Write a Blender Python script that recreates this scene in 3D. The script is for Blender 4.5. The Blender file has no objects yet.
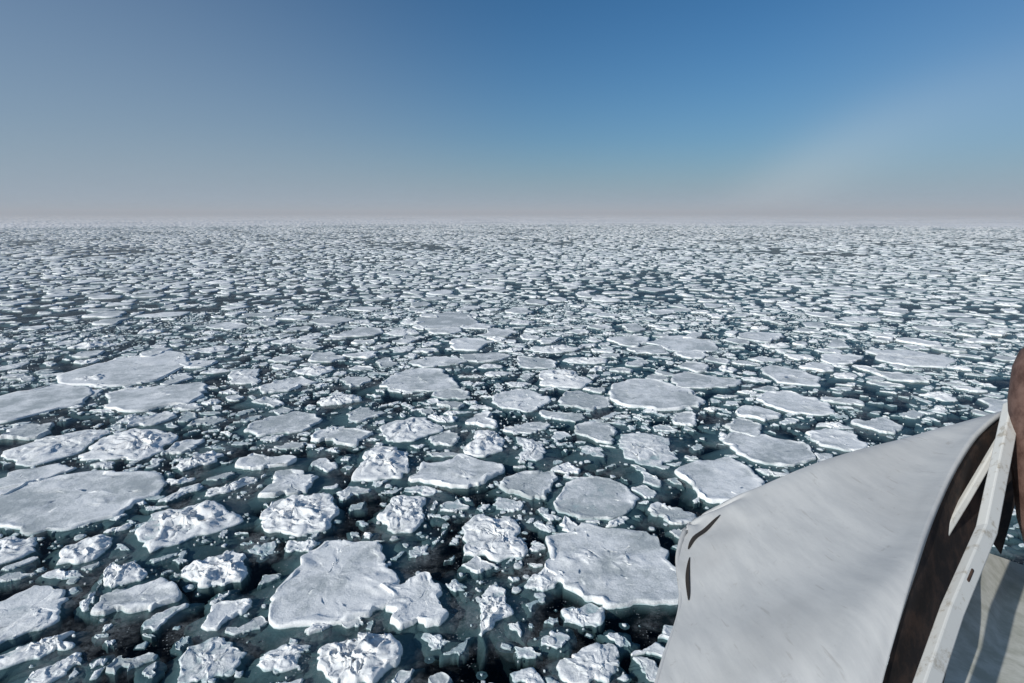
import bpy, math, random, time
import numpy as np
from mathutils import Vector, kdtree
H=12.0; P=math.radians(12.75)      # eye height above the sea, camera pitch
sc=bpy.context.scene
rng=np.random.default_rng(7); random.seed(11)

def vnoise(x,y,seed):
    xi=np.floor(x).astype(np.int64); yi=np.floor(y).astype(np.int64)
    fx=x-xi; fy=y-yi
    fx=fx*fx*fx*(fx*(fx*6-15)+10); fy=fy*fy*fy*(fy*(fy*6-15)+10)
    def h(a,b):
        n=(a*374761393+b*668265263+seed*974634777)&0xffffffff
        n=((n^(n>>13))*1274126177)&0xffffffff
        n=((n^(n>>16))*2246822519)&0xffffffff
        return ((n^(n>>15))&0xffffff)/16777215.0
    a=h(xi,yi);b=h(xi+1,yi);c=h(xi,yi+1);d=h(xi+1,yi+1)
    return (a+(b-a)*fx+(c-a)*fy+(a-b-c+d)*fx*fy)*2-1
def fbm(x,y,seed,o=4,g=.5):
    s=0;a=1;t=0
    for i in range(o):
        s=s+a*vnoise(x,y,seed+i*17); t+=a; a*=g
        x,y=(x*1.62-y*1.21)+3.1,(x*1.21+y*1.62)-7.7
    return s/t
def ridged(x,y,seed,o=4):
    s=0;a=1;t=0
    for i in range(o):
        s=s+a*(1-np.abs(vnoise(x,y,seed+i*13))*1.6); t+=a;a*=.62
        x,y=(x*1.62-y*1.21)+1.7,(x*1.21+y*1.62)+9.2
    return s/t

# surveyed larger floes: x, y, half width, half depth (m), 0 flat / 1 hummocked
keys=[(3.72,17.75,2.58,2.72,0),(-5.89,16.96,2.13,2.34,0),(-18.73,22.55,3.54,2.55,0),(9.61,36.81,2.69,3.45,0),(-6.88,40.24,2.49,3.2,0),(-31.2,34.96,3.04,3.34,0),
(-29.93,43.42,4.51,4.41,0),(-23.53,36.49,3.34,2.77,0),(-2.7,25.01,1.85,1.81,0),(.81,23.57,1.66,1.53,0),(.52,35.39,2.02,2.22,0),(9.56,23.75,1.75,2.66,0),(13.13,27.69,2.54,1.92,0),
(-4.42,13.27,1.64,1.06,1),(-8.03,13.11,1.01,.87,1),(-10.23,17.47,1.12,1.27,1),(-12.7,20.4,2.07,1.56,1),(-.64,19.39,1.17,1.86,1),(-4.56,21.17,1.12,1.66,1),(-6.2,25.93,1.27,2.16,1),
(7.16,27.77,1.69,2.44,1),(3.34,22.42,1.61,1.75,0),(21.1,40.98,2.16,2.91,0),(-7.56,63.44,3.5,4.55,0),(-.53,15.44,.56,1.19,1),(4.9,29.84,1.34,1.62,0),(-22.03,23.79,1.92,1.75,0),
(17.43,28.84,1.62,1.52,0),(18.13,34.84,1.92,2.54,0),(-8.64,21.16,1.53,1.58,1),(-15.68,18.5,1,.94,1),(-13.16,17.42,1.03,.7,1),(-11.83,15.87,1.19,.84,0),(-1.44,28.59,1.07,1.77,1),
(.93,27.69,1.04,1.92,1),(16.12,51.86,2.8,3.31,0),(33.31,46.33,2.93,3.34,1),(-23.97,28.35,2.12,2.01,1),(-20.26,28.37,2.39,2.14,1),(-18.53,18.47,1.27,1.25,1),(-5.78,30.46,1.56,1.83,1),(3.54,40.42,1.84,2.58,1)]
floes=[]
grids={}
CS={'A':6.0,'B':3.4,'C':2.0,'D':1.0}
RM={'A':2.9,'B':1.6,'C':.95,'D':.45}
for c in CS: grids[c]={}
def put(c,x,y,r):
    g=grids[c]; s=CS[c]; g.setdefault((int(x//s),int(y//s)),[]).append((x,y,r))
def free(x,y,r,f=.86):
    for c,g in grids.items():
        s=CS[c]; n=int(math.ceil((r+RM[c])*f/s)); ix=int(x//s); iy=int(y//s)
        for i in range(ix-n,ix+n+1):
            for j in range(iy-n,iy+n+1):
                l=g.get((i,j))
                if l:
                    for (a,b,q) in l:
                        d=(r+q)*f
                        if (a-x)**2+(b-y)**2<d*d: return False
    return True
for (x,y,a,b,k) in keys:
    r=math.sqrt(a*b); put('A',x,y,min(r*1.05,2.9)); floes.append((x,y,r*1.15,a*1.12,b*1.12,random.uniform(-.2,.2),k,1))
def dart(c,n,r0,r1,R0,R1,half=math.radians(47)):
    for _ in range(n):
        R=math.sqrt(random.uniform(R0*R0,R1*R1)); th=random.uniform(-half,half)
        x,y=R*math.sin(th),R*math.cos(th); r=r0+(r1-r0)*random.random()**1.6
        m=math.sin(x*.06+1.5*math.sin(y*.033))*math.sin(y*.041+1.2*math.sin(x*.029))+.4*math.sin(x*.17+y*.11)
        if R>32 and m<-.35 and random.random()<(.7 if c in 'AB' else .3): continue
        if free(x,y,r):
            put(c,x,y,r); asp=random.uniform(1.0,2.7)
            k=1 if random.random()<(.27 if c in 'AB' else .45) else 0
            floes.append((x,y,r,r*asp**.6*1.16,r/asp**.4*1.16,random.gauss(0,.9),k,0))
WA=.82
def area(a,b): return WA*(b*b-a*a)
dart('A',int(area(24,700)*.035),1.6,2.8,24,700)
dart('A',int(area(450,700)*.05),1.6,2.6,450,700)
dart('B',int(area(8,500)*.15),.9,1.55,8,500)
dart('C',int(area(5,190)*.38),.45,.9,5,190)
dart('D',int(area(5,80)*1.0),.16,.42,5,80)
FL=np.array(floes); N=len(FL)
kd=kdtree.KDTree(N)
for i in range(N): kd.insert((FL[i,0],FL[i,1],0),i)
kd.balance()
K=12
NB=np.zeros((N,K),int)
for i in range(N):
    r=kd.find_n((FL[i,0],FL[i,1],0),K+1)
    NB[i]=[q[1] for q in r if q[1]!=i][:K]
def warp(x,y):
    wx=.30*vnoise(x*.55,y*.55,91)+.14*vnoise(x*1.5,y*1.5,92)+.085*vnoise(x*3.7,y*3.7,93)+.035*vnoise(x*10,y*10,97)
    wy=.30*vnoise(x*.55,y*.55,94)+.14*vnoise(x*1.5,y*1.5,95)+.085*vnoise(x*3.7,y*3.7,96)+.035*vnoise(x*10,y*10,98)
    return x+wx,y+wy
def outline(idx,nseg):
    th=np.linspace(0,2*np.pi,nseg,endpoint=False)
    f=FL[idx]; n=len(idx); c=np.cos(th);s=np.sin(th); Q=50.0
    ca=np.cos(f[:,5])[:,None];sa=np.sin(f[:,5])[:,None]
    lx=(c*ca+s*sa)/f[:,3:4]; ly=(-c*sa+s*ca)/f[:,4:5]
    acc=0
    M=6
    ph=rng.random((n,1))*6.28
    key=f[:,7:8]>.5
    for m in range(M):
        a=ph+(m+rng.uniform(-.45,.45,(n,1)))*2*np.pi/M
        dd=rng.uniform(.56,1.12,(n,1)); dd=np.where(key,.80+.26*(dd-.56)/.56,dd)
        pr=lx*np.cos(a)+ly*np.sin(a)
        acc=acc+(np.maximum(pr,0)/dd)**Q
    nb=NB[idx]
    dx=FL[nb,0]-f[:,0:1]; dy=FL[nb,1]-f[:,1:2]
    d2=dx*dx+dy*dy
    b=(d2+f[:,2:3]**2-FL[nb,2]**2)/2
    b=np.maximum(b,.15*d2)
    for k in range(K):
        pr=dx[:,k:k+1]*c+dy[:,k:k+1]*s
        acc=acc+(np.maximum(pr,0)/b[:,k:k+1])**Q
    R=np.minimum(acc**(-1/Q),np.maximum(f[:,3:4],f[:,4:5])*1.35)
    sd=rng.random((n,1))*100
    kk=np.where(key,.6,1.0)
    nn=vnoise(c*1.6+sd,s*1.6+sd,71); R=R*(1-.20*kk*np.clip(nn,0,1)-.12*kk*np.clip(vnoise(c*4+sd,s*4-sd,72),0,1))
    near=np.clip((60-np.hypot(f[:,0:1],f[:,1:2]))/40,0,1)
    gap=(.03+.12*rng.random((len(idx),1))+.05*near)*np.clip(f[:,2:3],.3,1.3)
    return np.maximum(R-gap,.3*R),th
def mesh_from(name,V,nF,nr,ns,snow,mat):
    me=bpy.data.meshes.new(name)
    base=(np.arange(nF)*nr*ns)[:,None,None]
    r=np.arange(nr-1)[None,:,None]; s=np.arange(ns)[None,None,:]; s2=(s+1)%ns
    q=np.stack([base+r*ns+s, base+(r+1)*ns+s, base+(r+1)*ns+s2, base+r*ns+s2],-1).reshape(-1)
    cap=((np.arange(nF)*nr*ns)[:,None]+np.arange(ns)[None,:]).reshape(-1)
    loops=np.concatenate([q,cap]).astype(np.int32)
    nq=len(q)//4
    ls=np.concatenate([np.arange(nq)*4, nq*4+np.arange(nF)*ns]).astype(np.int32)
    me.vertices.add(nF*nr*ns); me.vertices.foreach_set("co",V.reshape(-1).astype(np.float32))
    me.loops.add(len(loops)); me.loops.foreach_set("vertex_index",loops)
    me.polygons.add(len(ls)); me.polygons.foreach_set("loop_start",ls)
    me.polygons.foreach_set("use_smooth",np.ones(len(ls),bool))
    me.update(calc_edges=True)
    at=me.attributes.new("snow",'FLOAT','POINT'); at.data.foreach_set("value",snow.reshape(-1).astype(np.float32))
    me.materials.append(mat)
    ob=bpy.data.objects.new(name,me); sc.collection.objects.link(ob); return ob
def build(name,cx,cy,R,th,kind,rad,ntop,mat,dowarp=True,skirt=4):
    nF,ns=R.shape
    u=np.linspace(0,1,ntop); st=.04+.96*(1-(1-u)**1.7)
    st[-1]=1.0
    s=st[None,:,None]
    c=np.cos(th)[None,None,:]; sn=np.sin(th)[None,None,:]
    Rr=R[:,None,:]
    e=(1-s)*Rr
    h0=(.05+.09*rng.random(nF)**1.6)*np.clip(rad,.25,1.2)**.6
    kind=kind[:,None,None]; h0=h0[:,None,None]
    rd=rad[:,None,None]
    x=cx[:,None,None]+s*Rr*c; y=cy[:,None,None]+s*Rr*sn
    rs=rng.random((nF,1,1))
    w=np.minimum(.05,.12*rd)
    prof=np.clip(e/w,0,1)**.5
    rimn=np.clip(.3+1.0*fbm(x*1.6,y*1.6,5,3),0,1)
    rw=.07+.10*rs
    rim=np.exp(-((e-.10*np.minimum(rd,1.2))/(rw*np.minimum(rd,1.3)))**2)*(.005+.10*rimn)*np.clip(rd,.3,1)
    lump=np.clip(fbm(x*.9+5,y*.9,61,2)-.28,0,1)*np.clip(ridged(x*2.2,y*2.2,65,4),0,1)*.35*np.clip(e/(.3*rd),0,1)
    flat=h0*prof+rim*prof+.014*fbm(x*1.1,y*1.1,11,3)*prof+.011*fbm(x*6,y*6,31,3)*prof+lump*rs
    rg=ridged(x*1.5+rs*9,y*1.5,21,6)
    env=np.clip(e/(.4*rd),0,1)**.6
    rub=h0*prof*.7+env*np.clip(rg-.14,0,2)*(.2+.8*rs)*.38*np.clip(rd,.2,1.3)+.045*fbm(x*6,y*6,41,4)*prof
    z=np.where(kind>.5,rub,flat)
    z=np.maximum(z,.0)
    z[:,-1,:]=-.01
    snow=np.where(kind>.5,.58+.3*rs+.5*(rg-.45), .18+.42*rs+rim*6+.55*fbm(x*.8,y*.8,51,4)+lump*2)
    X=[x];Y=[y];Z=[z];S=[snow]
    k=(rng.random((nF,1,1))**2.0)*3.8+.12
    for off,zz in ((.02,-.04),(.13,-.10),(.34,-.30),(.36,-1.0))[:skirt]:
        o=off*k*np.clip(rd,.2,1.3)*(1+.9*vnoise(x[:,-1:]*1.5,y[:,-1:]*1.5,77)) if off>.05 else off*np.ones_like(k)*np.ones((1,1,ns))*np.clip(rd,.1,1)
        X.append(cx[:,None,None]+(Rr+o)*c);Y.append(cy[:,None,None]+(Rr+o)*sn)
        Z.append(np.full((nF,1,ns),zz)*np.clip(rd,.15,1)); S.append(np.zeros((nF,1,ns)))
    x=np.concatenate(X,1);y=np.concatenate(Y,1);z=np.concatenate(Z,1);snow=np.concatenate([np.broadcast_to(a,(nF,a.shape[1],ns)) for a in S],1)
    if dowarp: x,y=warp(x,y)
    V=np.stack([x,y,z],-1)
    return mesh_from(name,V,nF,ntop+skirt,ns,snow,mat)

def newmat(n):
    m=bpy.data.materials.new(n); m.use_nodes=True; nt=m.node_tree
    return m,nt,nt.nodes["Principled BSDF"]
def N_(nt,t,**k):
    n=nt.nodes.new(t)
    for a,b in k.items(): setattr(n,a,b)
    return n
def mixc(nt,fac,a,b,bt='MIX'):
    n=nt.nodes.new("ShaderNodeMix"); n.data_type='RGBA'; n.blend_type=bt
    for i,v in ((0,fac),(6,a),(7,b)):
        if hasattr(v,'is_linked'): nt.links.new(v,n.inputs[i])
        elif i==0: n.inputs[0].default_value=v
        else: n.inputs[i].default_value=(*v,1)
    return n.outputs[2]
def math_(nt,op,a,b=None,clamp=False):
    n=nt.nodes.new("ShaderNodeMath"); n.operation=op; n.use_clamp=clamp
    for i,v in ((0,a),(1,b)):
        if v is None: continue
        if hasattr(v,'is_linked'): nt.links.new(v,n.inputs[i])
        else: n.inputs[i].default_value=v
    return n.outputs[0]
def mapr(nt,v,a,b,c=0,d=1,t='SMOOTHSTEP'):
    n=nt.nodes.new("ShaderNodeMapRange"); n.interpolation_type=t
    nt.links.new(v,n.inputs[0])
    for i,q in enumerate((a,b,c,d)): n.inputs[i+1].default_value=q
    return n.outputs[0]
def noise(nt,vec,scale,detail=5,rough=.55):
    n=nt.nodes.new("ShaderNodeTexNoise"); n.inputs["Scale"].default_value=scale
    n.inputs["Detail"].default_value=detail; n.inputs["Roughness"].default_value=rough
    nt.links.new(vec,n.inputs["Vector"]); return n.outputs[0]

ice,nt,bs=newmat("sea_ice")
geo=N_(nt,"ShaderNodeNewGeometry"); pos=geo.outputs["Position"]
at=N_(nt,"ShaderNodeAttribute",attribute_name="snow")
n1=noise(nt,pos,2.2,7,.65); n2=noise(nt,pos,14,5,.7)
f=math_(nt,'ADD',at.outputs["Fac"],math_(nt,'MULTIPLY',math_(nt,'SUBTRACT',n1,.5),1.4))
f=math_(nt,'ADD',f,math_(nt,'MULTIPLY',math_(nt,'SUBTRACT',n2,.5),1.0))
f=mapr(nt,f,.0,.85)
col=mixc(nt,f,(.45,.485,.485),(.87,.875,.86))
sx=N_(nt,"ShaderNodeSeparateXYZ"); nt.links.new(pos,sx.inputs[0]); z=sx.outputs[2]
zn=math_(nt,'ADD',z,math_(nt,'MULTIPLY',math_(nt,'SUBTRACT',n1,.5),.12))
wet=mapr(nt,zn,-.01,.065,1,0)
col=mixc(nt,wet,col,(.39,.51,.52))
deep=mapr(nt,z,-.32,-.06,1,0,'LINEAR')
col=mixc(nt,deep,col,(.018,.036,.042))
nt.links.new(col,bs.inputs["Base Color"])
bs.inputs["Roughness"].default_value=.7
bs.inputs["Specular IOR Level"].default_value=.25
bmp=N_(nt,"ShaderNodeBump"); bmp.inputs["Strength"].default_value=.7; bmp.inputs["Distance"].default_value=.04
hh=math_(nt,'ADD',noise(nt,pos,5,7,.7),math_(nt,'MULTIPLY',n2,.5))
nt.links.new(hh,bmp.inputs["Height"]); nt.links.new(bmp.outputs[0],bs.inputs["Normal"])

water,nt,bs=newmat("sea_water")
nt.nodes.remove(bs); out=[n for n in nt.nodes if n.type=='OUTPUT_MATERIAL'][0]
geo=N_(nt,"ShaderNodeNewGeometry"); pos=geo.outputs["Position"]
b=N_(nt,"ShaderNodeBump"); b.inputs["Strength"].default_value=.25; b.inputs["Distance"].default_value=.05
nt.links.new(noise(nt,pos,3,3,.5),b.inputs["Height"])
gl=N_(nt,"ShaderNodeBsdfGlossy"); gl.inputs["Roughness"].default_value=.1; nt.links.new(b.outputs[0],gl.inputs["Normal"])
tr=N_(nt,"ShaderNodeBsdfTransparent"); tr.inputs[0].default_value=(.52,.61,.62,1)
fr=N_(nt,"ShaderNodeFresnel"); fr.inputs[0].default_value=1.33; nt.links.new(b.outputs[0],fr.inputs["Normal"])
m1=N_(nt,"ShaderNodeMixShader"); nt.links.new(math_(nt,'MULTIPLY',fr.outputs[0],.55),m1.inputs[0]); nt.links.new(tr.outputs[0],m1.inputs[1]); nt.links.new(gl.outputs[0],m1.inputs[2])
df=N_(nt,"ShaderNodeBsdfDiffuse"); df.inputs[0].default_value=(.32,.345,.35,1)
sl=mapr(nt,noise(nt,pos,.45,6,.62),.45,.72,.0,.55)
vo=N_(nt,"ShaderNodeTexVoronoi"); vo.inputs["Scale"].default_value=9; nt.links.new(pos,vo.inputs["Vector"])
sp2=mapr(nt,vo.outputs["Distance"],.10,.28,1,0)
spk=math_(nt,'MULTIPLY',sp2,mapr(nt,noise(nt,pos,1.1,3),.47,.64,0,.75))
sl=math_(nt,'MAXIMUM',math_(nt,'MULTIPLY',sl,mapr(nt,noise(nt,pos,5,6,.8),.36,.62,.1,1)),spk,True)
m2=N_(nt,"ShaderNodeMixShader"); nt.links.new(sl,m2.inputs[0]); nt.links.new(m1.outputs[0],m2.inputs[1]); nt.links.new(df.outputs[0],m2.inputs[2])
nt.links.new(m2.outputs[0],out.inputs[0])

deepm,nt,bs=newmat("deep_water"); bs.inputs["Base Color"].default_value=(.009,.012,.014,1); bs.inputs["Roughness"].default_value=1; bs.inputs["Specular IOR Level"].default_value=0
def sheet(name,x0,x1,y0,y1,z,mat):
    me=bpy.data.meshes.new(name); me.from_pydata([(x0,y0,z),(x1,y0,z),(x1,y1,z),(x0,y1,z)],[],[(0,1,2,3)]); me.materials.append(mat)
    ob=bpy.data.objects.new(name,me); sc.collection.objects.link(ob); return ob
sheet("sea_water",-30000,30000,-3000,30000,0,water)
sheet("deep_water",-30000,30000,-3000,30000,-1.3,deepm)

# distant pack: hummocked relief in a fan mesh out to the horizon
pk,nt,bs=newmat("pack_ice")
geo=N_(nt,"ShaderNodeNewGeometry"); pos=geo.outputs["Position"]
n1=noise(nt,pos,.012,6,.6)
col=mixc(nt,mapr(nt,n1,.3,.6,.5,1),(.40,.43,.44),(.86,.87,.87))
nt.links.new(col,bs.inputs["Base Color"]); bs.inputs["Roughness"].default_value=.8; bs.inputs["Specular IOR Level"].default_value=0.1
na,nr=1600,170
az=np.radians(np.linspace(-70,70,na)); rr_=520*np.exp(np.linspace(0,math.log(25000/520),nr))
AZg,RRg=np.meshgrid(az,rr_)
zz_=rng.random(AZg.shape)**2*.95+.15
ramp=np.clip((RRg-520)/260,0,1)
zz_=zz_*(.35+.65*ramp)-.42*(1-ramp)      # breaks up into separate pieces towards the viewer
RRg=RRg*(1+.01*rng.uniform(-1,1,RRg.shape))
V=np.stack([RRg*np.sin(AZg),RRg*np.cos(AZg),zz_],-1).reshape(-1,3)
ii,jj=np.meshgrid(np.arange(nr-1),np.arange(na-1),indexing='ij')
q=np.stack([ii*na+jj,ii*na+jj+1,(ii+1)*na+jj+1,(ii+1)*na+jj],-1).reshape(-1).astype(np.int32)
me=bpy.data.meshes.new("pack_ice"); me.vertices.add(len(V)); me.vertices.foreach_set("co",V.reshape(-1).astype(np.float32))
me.loops.add(len(q)); me.loops.foreach_set("vertex_index",q); me.polygons.add(len(q)//4); me.polygons.foreach_set("loop_start",(np.arange(len(q)//4)*4).astype(np.int32))
me.update(calc_edges=True); me.materials.append(pk)
sc.collection.objects.link(bpy.data.objects.new("pack_ice",me))

dist=np.hypot(FL[:,0],FL[:,1])
parts=[]
for (a,b,ns,nt_,sk) in ((0,24,120,30,4),(24,42,80,20,4),(42,75,44,12,4),(75,150,22,7,3),(150,320,14,5,2),(320,750,10,4,1)):
    idx=np.where((dist>=a)&(dist<b))[0]
    if len(idx)==0: continue
    R,th=outline(idx,ns)
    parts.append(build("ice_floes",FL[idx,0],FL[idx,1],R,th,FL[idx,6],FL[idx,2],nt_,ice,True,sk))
nb=38000
Rr=np.sqrt(rng.uniform(8**2,80**2,nb)); tt=rng.uniform(-.82,.82,nb)
bx=Rr*np.sin(tt);by=Rr*np.cos(tt)
dens=vnoise(bx*.35,by*.35,61)+.6*vnoise(bx*1.1,by*1.1,62); keep=rng.random(nb)<np.clip(.28+dens*1.2,.06,1); bx=bx[keep];by=by[keep]; nb=len(bx)
br=.025+.16*rng.random(nb)**3
th=np.linspace(0,2*np.pi,8,endpoint=False)
R=br[:,None]*(1+.45*rng.uniform(-1,1,(nb,8)))
build("brash_ice",bx,by,R,th,np.ones(nb)*(rng.random(nb)<.5),br,4,ice,False,2)
for o in sc.objects: o.select_set(False)
for o in parts: o.select_set(True)
bpy.context.view_layer.objects.active=parts[0]
bpy.ops.object.join(); parts[0].name="ice_floes"

fm=bpy.data.materials.new("fog"); fm.use_nodes=True; nt=fm.node_tree; nt.nodes.clear()
vsn=N_(nt,"ShaderNodeVolumeScatter"); vsn.inputs["Density"].default_value=.00085; vsn.inputs["Color"].default_value=(.70,.88,1,1); vsn.inputs["Anisotropy"].default_value=0
o=N_(nt,"ShaderNodeOutputMaterial"); nt.links.new(vsn.outputs[0],o.inputs["Volume"])
def prism(name,pts,z0,z1,mat):
    n=len(pts); v=[(x,y,z0) for x,y in pts]+[(x,y,z1) for x,y in pts]
    f=[tuple(range(n))[::-1],tuple(range(n,2*n))]+[(i,(i+1)%n,n+(i+1)%n,n+i) for i in range(n)]
    me=bpy.data.meshes.new(name); me.from_pydata(v,[],f); me.materials.append(mat)
    ob=bpy.data.objects.new(name,me); sc.collection.objects.link(ob); return ob
prism("fog_bank",[(-9000,60),(-250,100),(0,200),(9000,400),(9000,9000),(-9000,9000)],-2,36,fm)

# ---------- ship bow
C=[[(1.04,2.98,10.23),(1.25,2.92,10.41),(1.51,2.86,10.59),(1.78,2.79,10.75),(2.07,2.67,10.91),(2.33,2.56,11.07)],
[(.92,2.77,10.18),(1.13,2.65,10.35),(1.37,2.54,10.53),(1.60,2.47,10.67),(1.83,2.42,10.80),(2.09,2.42,10.99)],
[(.83,2.40,10.15),(1.02,2.28,10.31),(1.20,2.17,10.47),(1.38,2.09,10.60),(1.55,2.07,10.71),(1.72,2.10,10.84)],
[(.67,2.09,10.12),(.84,1.97,10.28),(.99,1.85,10.43),(1.13,1.77,10.55),(1.26,1.75,10.66),(1.41,1.77,10.74)],
[(.53,1.82,10.05),(.68,1.69,10.18),(.79,1.57,10.32),(.91,1.49,10.40),(1.01,1.45,10.48),(1.12,1.46,10.51)],
[(.41,1.57,9.88),(.56,1.45,10.04),(.66,1.35,10.18),(.75,1.27,10.29),(.84,1.24,10.33),(.94,1.24,10.33)]]
C=[[(p[0],p[1]+.05,p[2]-.55) for p in C[0]]]+[[(p[0]+.01,p[1]+.03,p[2]-.08) for p in C[0]]]+C
C=[[(r[0][0]+.16,r[0][1]+.02,r[0][2]-.6),(r[0][0]+.012,r[0][1]+.0,r[0][2]-.06)]+r for r in C]
C=np.array(C)
def cr(p0,p1,p2,p3,t):
    return .5*((2*p1)+(-p0+p2)*t+(2*p0-5*p1+4*p2-p3)*t*t+(-p0+3*p1-3*p2+p3)*t**3)
def cr_curve(Pn,n):
    Pn=np.asarray(Pn,float); m=len(Pn); ts=np.linspace(0,m-1,n); out=[]
    for t in ts:
        i=min(int(t),m-2); f=t-i
        p0=Pn[i-1] if i>0 else 2*Pn[0]-Pn[1]; p3=Pn[i+2] if i+2<m else 2*Pn[-1]-Pn[-2]
        out.append(cr(p0,Pn[i],Pn[i+1],p3,f))
    return np.array(out)
nu,nv=106,106
A=cr_curve(C,nv); G=cr_curve(np.swapaxes(A,0,1),nu)
def obj(name,verts,faces,mat,parent=None,smooth=True):
    me=bpy.data.meshes.new(name); me.from_pydata([tuple(v) for v in verts],[],faces); me.materials.append(mat)
    if smooth:
        for p in me.polygons: p.use_smooth=True
    ob=bpy.data.objects.new(name,me); sc.collection.objects.link(ob); ob.parent=parent; return ob
def normals(G):
    du=np.gradient(G,axis=0); dv=np.gradient(G,axis=1); n=np.cross(du,dv); n/=np.linalg.norm(n,axis=2,keepdims=True)+1e-9
    return -n if n[60,60,2]<0 else n
NN=normals(G)
I,J=np.meshgrid(np.arange(nu),np.arange(nv),indexing='ij')
us=(I-30)/15.0; vs_=(J-30)/15.0
ang=np.arctan2(vs_+.4,us+.25); rr=np.hypot(vs_+.4,us+.25)
fold=.013*np.sin(ang*13+vnoise(us*2,vs_*2,5)*1.5)*np.exp(-(rr/1.7)**2)*np.clip(rr/.3,0,1)
dent=.008*fbm(us*.9,vs_*.6,8,3)
G=G+NN*(fold+dent)[:,:,None]
bow=bpy.data.objects.new("ship_bow",None); sc.collection.objects.link(bow)
paint,nt,bs=newmat("hull_paint")
tc=N_(nt,"ShaderNodeTexCoord"); v=tc.outputs["Object"]
mp=N_(nt,"ShaderNodeMapping"); mp.inputs["Scale"].default_value=(7,1.0,1.0); mp.inputs["Rotation"].default_value=(0,0,.5); nt.links.new(v,mp.inputs[0])
a=noise(nt,mp.outputs[0],2.5,7,.7); b2=noise(nt,v,1.8,4,.5); c2=noise(nt,v,60,4,.6)
col=mixc(nt,mapr(nt,a,.3,.7),(.43,.435,.43),(.52,.52,.505))
col=mixc(nt,mapr(nt,b2,.48,.72,0,.45),col,(.37,.37,.36))
col=mixc(nt,mapr(nt,noise(nt,v,13,8,.8),.58,.70,0,.5),col,(.29,.275,.25))
mp2=N_(nt,"ShaderNodeMapping"); mp2.inputs["Scale"].default_value=(30,2.5,2.5); mp2.inputs["Rotation"].default_value=(0,0,.6); nt.links.new(v,mp2.inputs[0])
col=mixc(nt,mapr(nt,noise(nt,mp2.outputs[0],2,3,.6),.64,.72,0,.5),col,(.32,.31,.29))
nt.links.new(col,bs.inputs["Base Color"]); bs.inputs["Roughness"].default_value=.6
bm_=N_(nt,"ShaderNodeBump"); bm_.inputs["Strength"].default_value=.25; bm_.inputs["Distance"].default_value=.002
nt.links.new(math_(nt,'ADD',a,math_(nt,'MULTIPLY',c2,.8)),bm_.inputs["Height"]); nt.links.new(bm_.outputs[0],bs.inputs["Normal"])
rust,nt,bs=newmat("rust")
v=N_(nt,"ShaderNodeTexCoord").outputs["Object"]
col=mixc(nt,mapr(nt,noise(nt,v,9,7,.7),.35,.65),(.06,.028,.02),(.16,.095,.075))
nt.links.new(col,bs.inputs["Base Color"]); bs.inputs["Roughness"].default_value=.75
bm_=N_(nt,"ShaderNodeBump"); bm_.inputs["Strength"].default_value=.5; bm_.inputs["Distance"].default_value=.004
nt.links.new(noise(nt,v,30,6,.7),bm_.inputs["Height"]); nt.links.new(bm_.outputs[0],bs.inputs["Normal"])
framem,nt,bs=newmat("inner_frame_rust_shade")  # rust brown, with the shade inside the bulwark put into the colour
v=N_(nt,"ShaderNodeTexCoord").outputs["Object"]
col=mixc(nt,mapr(nt,noise(nt,v,8,7,.7),.4,.65),(.018,.012,.01),(.08,.045,.03))
nt.links.new(col,bs.inputs["Base Color"]); bs.inputs["Roughness"].default_value=.85
white,nt,bs=newmat("white_paint")
v=N_(nt,"ShaderNodeTexCoord").outputs["Object"]
col=mixc(nt,mapr(nt,noise(nt,v,14,7,.75),.52,.68,0,.85),(.68,.67,.62),(.38,.33,.25))
nt.links.new(col,bs.inputs["Base Color"]); bs.inputs["Roughness"].default_value=.45
dark,nt,bs=newmat("opening_shade"); bs.inputs["Base Color"].default_value=(.02,.016,.013,1); bs.inputs["Roughness"].default_value=.9  # near-black colour painted for the shade inside the slots
deckm,nt,bs=newmat("deck_paint")
v=N_(nt,"ShaderNodeTexCoord").outputs["Object"]
mp=N_(nt,"ShaderNodeMapping"); mp.inputs["Scale"].default_value=(2,9,2); nt.links.new(v,mp.inputs[0])
col=mixc(nt,mapr(nt,noise(nt,mp.outputs[0],2,7,.7),.35,.65),(.40,.40,.33),(.62,.61,.54))
nt.links.new(col,bs.inputs["Base Color"]); bs.inputs["Roughness"].default_value=.6

faces=[(i*nv+j,i*nv+j+1,(i+1)*nv+j+1,(i+1)*nv+j) for i in range(nu-1) for j in range(nv-1)]
shell=obj("hull_shell",G.reshape(-1,3),faces,paint,bow)
sm=shell.modifiers.new("s",'SOLIDIFY'); sm.thickness=.02; sm.offset=0
def bil(i,j,A):
    i0=int(i);j0=int(j);a=i-i0;b=j-j0
    return Vector((1-a)*(1-b)*A[i0,j0]+a*(1-b)*A[i0+1,j0]+(1-a)*b*A[i0,j0+1]+a*b*A[i0+1,j0+1])
def slot(p0,p1,bend,W,k):
    n=14; L=[];Rt=[];ctr=[];nrm=[]
    for q in range(n):
        t=q/(n-1); i=p0[0]+(p1[0]-p0[0])*t+bend*math.sin(math.pi*t); j=p0[1]+(p1[1]-p0[1])*t
        ctr.append(bil(i,j,G)); nrm.append(bil(i,j,NN).normalized())
    for q in range(n):
        t=(ctr[min(q+1,n-1)]-ctr[max(q-1,0)]).normalized(); s=nrm[q].cross(t).normalized()
        w=W*(math.sin(math.pi*(q+.15)/(n-.7))**.6)
        L.append(ctr[q]+nrm[q]*.016+s*w); Rt.append(ctr[q]+nrm[q]*.016-s*w)
    obj("fairlead_shade_patch_%d"%k,L+Rt,[(i,i+1,n+i+1,n+i) for i in range(n-1)],dark,bow,False)  # dark patch laid on the shell, no hole is cut
slot((34,45),(42,36),-1.2,.019,1)
slot((33,60),(34.5,48),-.8,.012,2)
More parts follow.
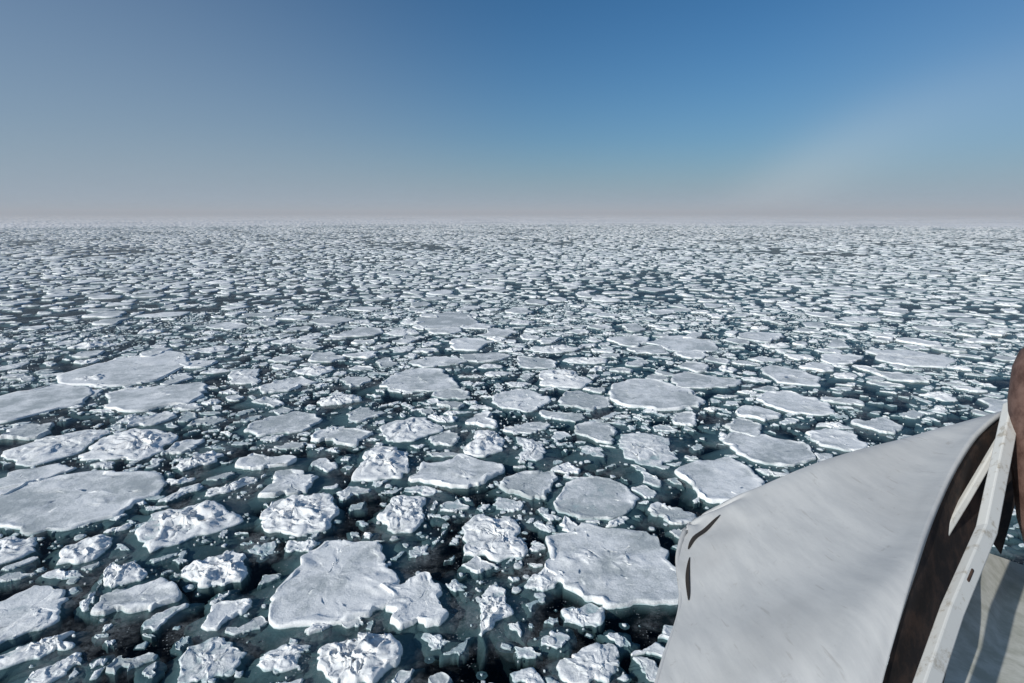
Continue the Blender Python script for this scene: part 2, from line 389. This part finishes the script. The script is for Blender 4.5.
def tube(name,pts,rads,mat,n=16,parent=bow):
    pts=[Vector(p) for p in pts]; vs=[];fs=[]
    for i,p in enumerate(pts):
        t=(pts[min(i+1,len(pts)-1)]-pts[max(i-1,0)]).normalized()
        a=t.cross(Vector((0,1,0))).normalized(); b=t.cross(a)
        for k in range(n):
            q=2*math.pi*(k+.5)/n
            vs.append(p+a*math.cos(q)*rads[i]+b*math.sin(q)*rads[i])
    for i in range(len(pts)-1):
        for k in range(n): fs.append((i*n+k,i*n+(k+1)%n,(i+1)*n+(k+1)%n,(i+1)*n+k))
    fs.append(tuple(range(n))[::-1]); fs.append(tuple((len(pts)-1)*n+k for k in range(n)))
    return obj(name,vs,fs,mat,parent)
E=G[-1]; vs=[];fs=[]
for j in range(nv):
    p=E[j]; vs.append(p+np.array([.0,0,-.012])); vs.append(p+np.array([.28,.10,-.30]))
for j in range(nv-1): fs.append((2*j,2*j+1,2*j+3,2*j+2))
obj("inner_frame",vs,fs,framem,bow)
def boxbeam(name,pts,w,t,mat):
    pts=[Vector(p) for p in pts]; vs=[];fs=[]
    for i,p in enumerate(pts):
        d=(pts[min(i+1,len(pts)-1)]-pts[max(i-1,0)]).normalized()
        a=d.cross(Vector((.2,-.75,.6))).normalized(); b=d.cross(a).normalized()
        for sx_,sy_ in ((-1,-1),(1,-1),(1,1),(-1,1)): vs.append(p+a*sx_*w/2+b*sy_*t/2)
    for i in range(len(pts)-1):
        for k in range(4): fs.append((i*4+k,i*4+(k+1)%4,(i+1)*4+(k+1)%4,(i+1)*4+k))
    fs.append((3,2,1,0)); m=4*(len(pts)-1); fs.append((m,m+1,m+2,m+3))
    ob=obj(name,vs,fs,mat,bow,False); bv=ob.modifiers.new("b",'BEVEL'); bv.width=.006; bv.segments=2; return ob
post=[(2.34,2.53,11.12),(1.84,1.99,10.80),(1.51,1.70,10.67),(1.27,1.47,10.57),(1.04,1.25,10.49)]
boxbeam("post",post,.055,.045,white)
boxbeam("brace",[(2.26,2.46,11.00),(1.95,2.24,10.79),(1.69,2.05,10.65)],.03,.028,white)
p=Vector(post[1]).lerp(Vector(post[2]),.6); d=(Vector(post[2])-Vector(post[1])).normalized(); n=Vector((.2,-.75,.6)).normalized()
boxbeam("clip",[p+n*.024-d*.035-Vector((.012,0,0)),p+n*.024+d*.035-Vector((.012,0,0))],.014,.012,framem)
tube("rusty_pipe",[(2.42,2.46,11.435),(2.42,2.46,11.43),(2.41,2.44,11.40),(2.40,2.41,11.34),(2.40,2.38,11.20),(2.41,2.32,10.94),(2.44,2.27,10.68),(2.52,2.19,10.34)],[.03,.09,.13,.155,.17,.17,.165,.15],rust,40)
pv=[(2.10,2.33,10.51),(2.41,2.45,10.36),(2.95,2.55,10.13),(1.73,2.02,10.28),(2.10,2.10,10.16),(2.69,2.22,10.01),(1.29,1.63,10.12),(1.76,1.65,10.01),(2.24,1.68,9.89)]
obj("deck_panel",pv,[(0,1,4,3),(1,2,5,4),(3,4,7,6),(4,5,8,7)],deckm,bow)

cam=bpy.data.cameras.new("camera"); co=bpy.data.objects.new("camera",cam); sc.collection.objects.link(co)
co.location=(0,0,H); co.rotation_euler=(math.pi/2-P,0,0); cam.sensor_width=36; cam.lens=20.0; cam.clip_end=60000; cam.clip_start=.05
sc.camera=co
EL=math.radians(25); AZ=math.radians(232.8)
sd=Vector((math.sin(AZ)*math.cos(EL),math.cos(AZ)*math.cos(EL),math.sin(EL)))
su=bpy.data.lights.new("sun",'SUN'); su.energy=4.0; su.angle=math.radians(.5); su.color=(1,.975,.94)
so=bpy.data.objects.new("sun",su); so.rotation_euler=sd.to_track_quat('Z','Y').to_euler(); sc.collection.objects.link(so)
w=bpy.data.worlds.new("World"); sc.world=w; w.use_nodes=True; nt=w.node_tree
bg=nt.nodes["Background"]; bg.inputs[1].default_value=.1
sky=N_(nt,"ShaderNodeTexSky",sky_type='NISHITA'); sky.sun_disc=False; sky.sun_elevation=EL; sky.sun_rotation=AZ
tc=N_(nt,"ShaderNodeTexCoord"); sx=N_(nt,"ShaderNodeSeparateXYZ"); nt.links.new(tc.outputs["Generated"],sx.inputs[0])
X,Y,Z=sx.outputs
zz=math_(nt,'MAXIMUM',Z,0)
sc_h=mapr(nt,X,-.75,.1,.27,.10,'SMOOTHSTEP')
sc_h=math_(nt,'ADD',sc_h,mapr(nt,X,.3,.75,0,.06))
sc_h=math_(nt,'ADD',sc_h,mapr(nt,Y,.3,-.5,0,.3))  # unseen haze behind the viewer, added as neutral fill light
fac=math_(nt,'POWER',2.718,math_(nt,'MULTIPLY',math_(nt,'DIVIDE',zz,sc_h),-1))
vm=N_(nt,"ShaderNodeVectorMath",operation='DOT_PRODUCT'); nt.links.new(tc.outputs["Generated"],vm.inputs[0]); vm.inputs[1].default_value=tuple(-sd)
d=math_(nt,'DIVIDE',math_(nt,'SUBTRACT',vm.outputs["Value"],math.cos(math.radians(38))),.035)
bow_=math_(nt,'POWER',2.718,math_(nt,'MULTIPLY',math_(nt,'MULTIPLY',d,d),-1))
bow_=math_(nt,'MULTIPLY',bow_,mapr(nt,Z,0,.25,.26,0))
skc=mixc(nt,1.0,sky.outputs[0],(.19,.51,.78),'MULTIPLY')
c=mixc(nt,fac,skc,(3.3,4.0,4.9))
c=mixc(nt,bow_,c,(6.0,6.5,7.0))
nt.links.new(c,bg.inputs[0])
sc.view_settings.view_transform='Standard'; sc.view_settings.look='None'; sc.view_settings.exposure=0
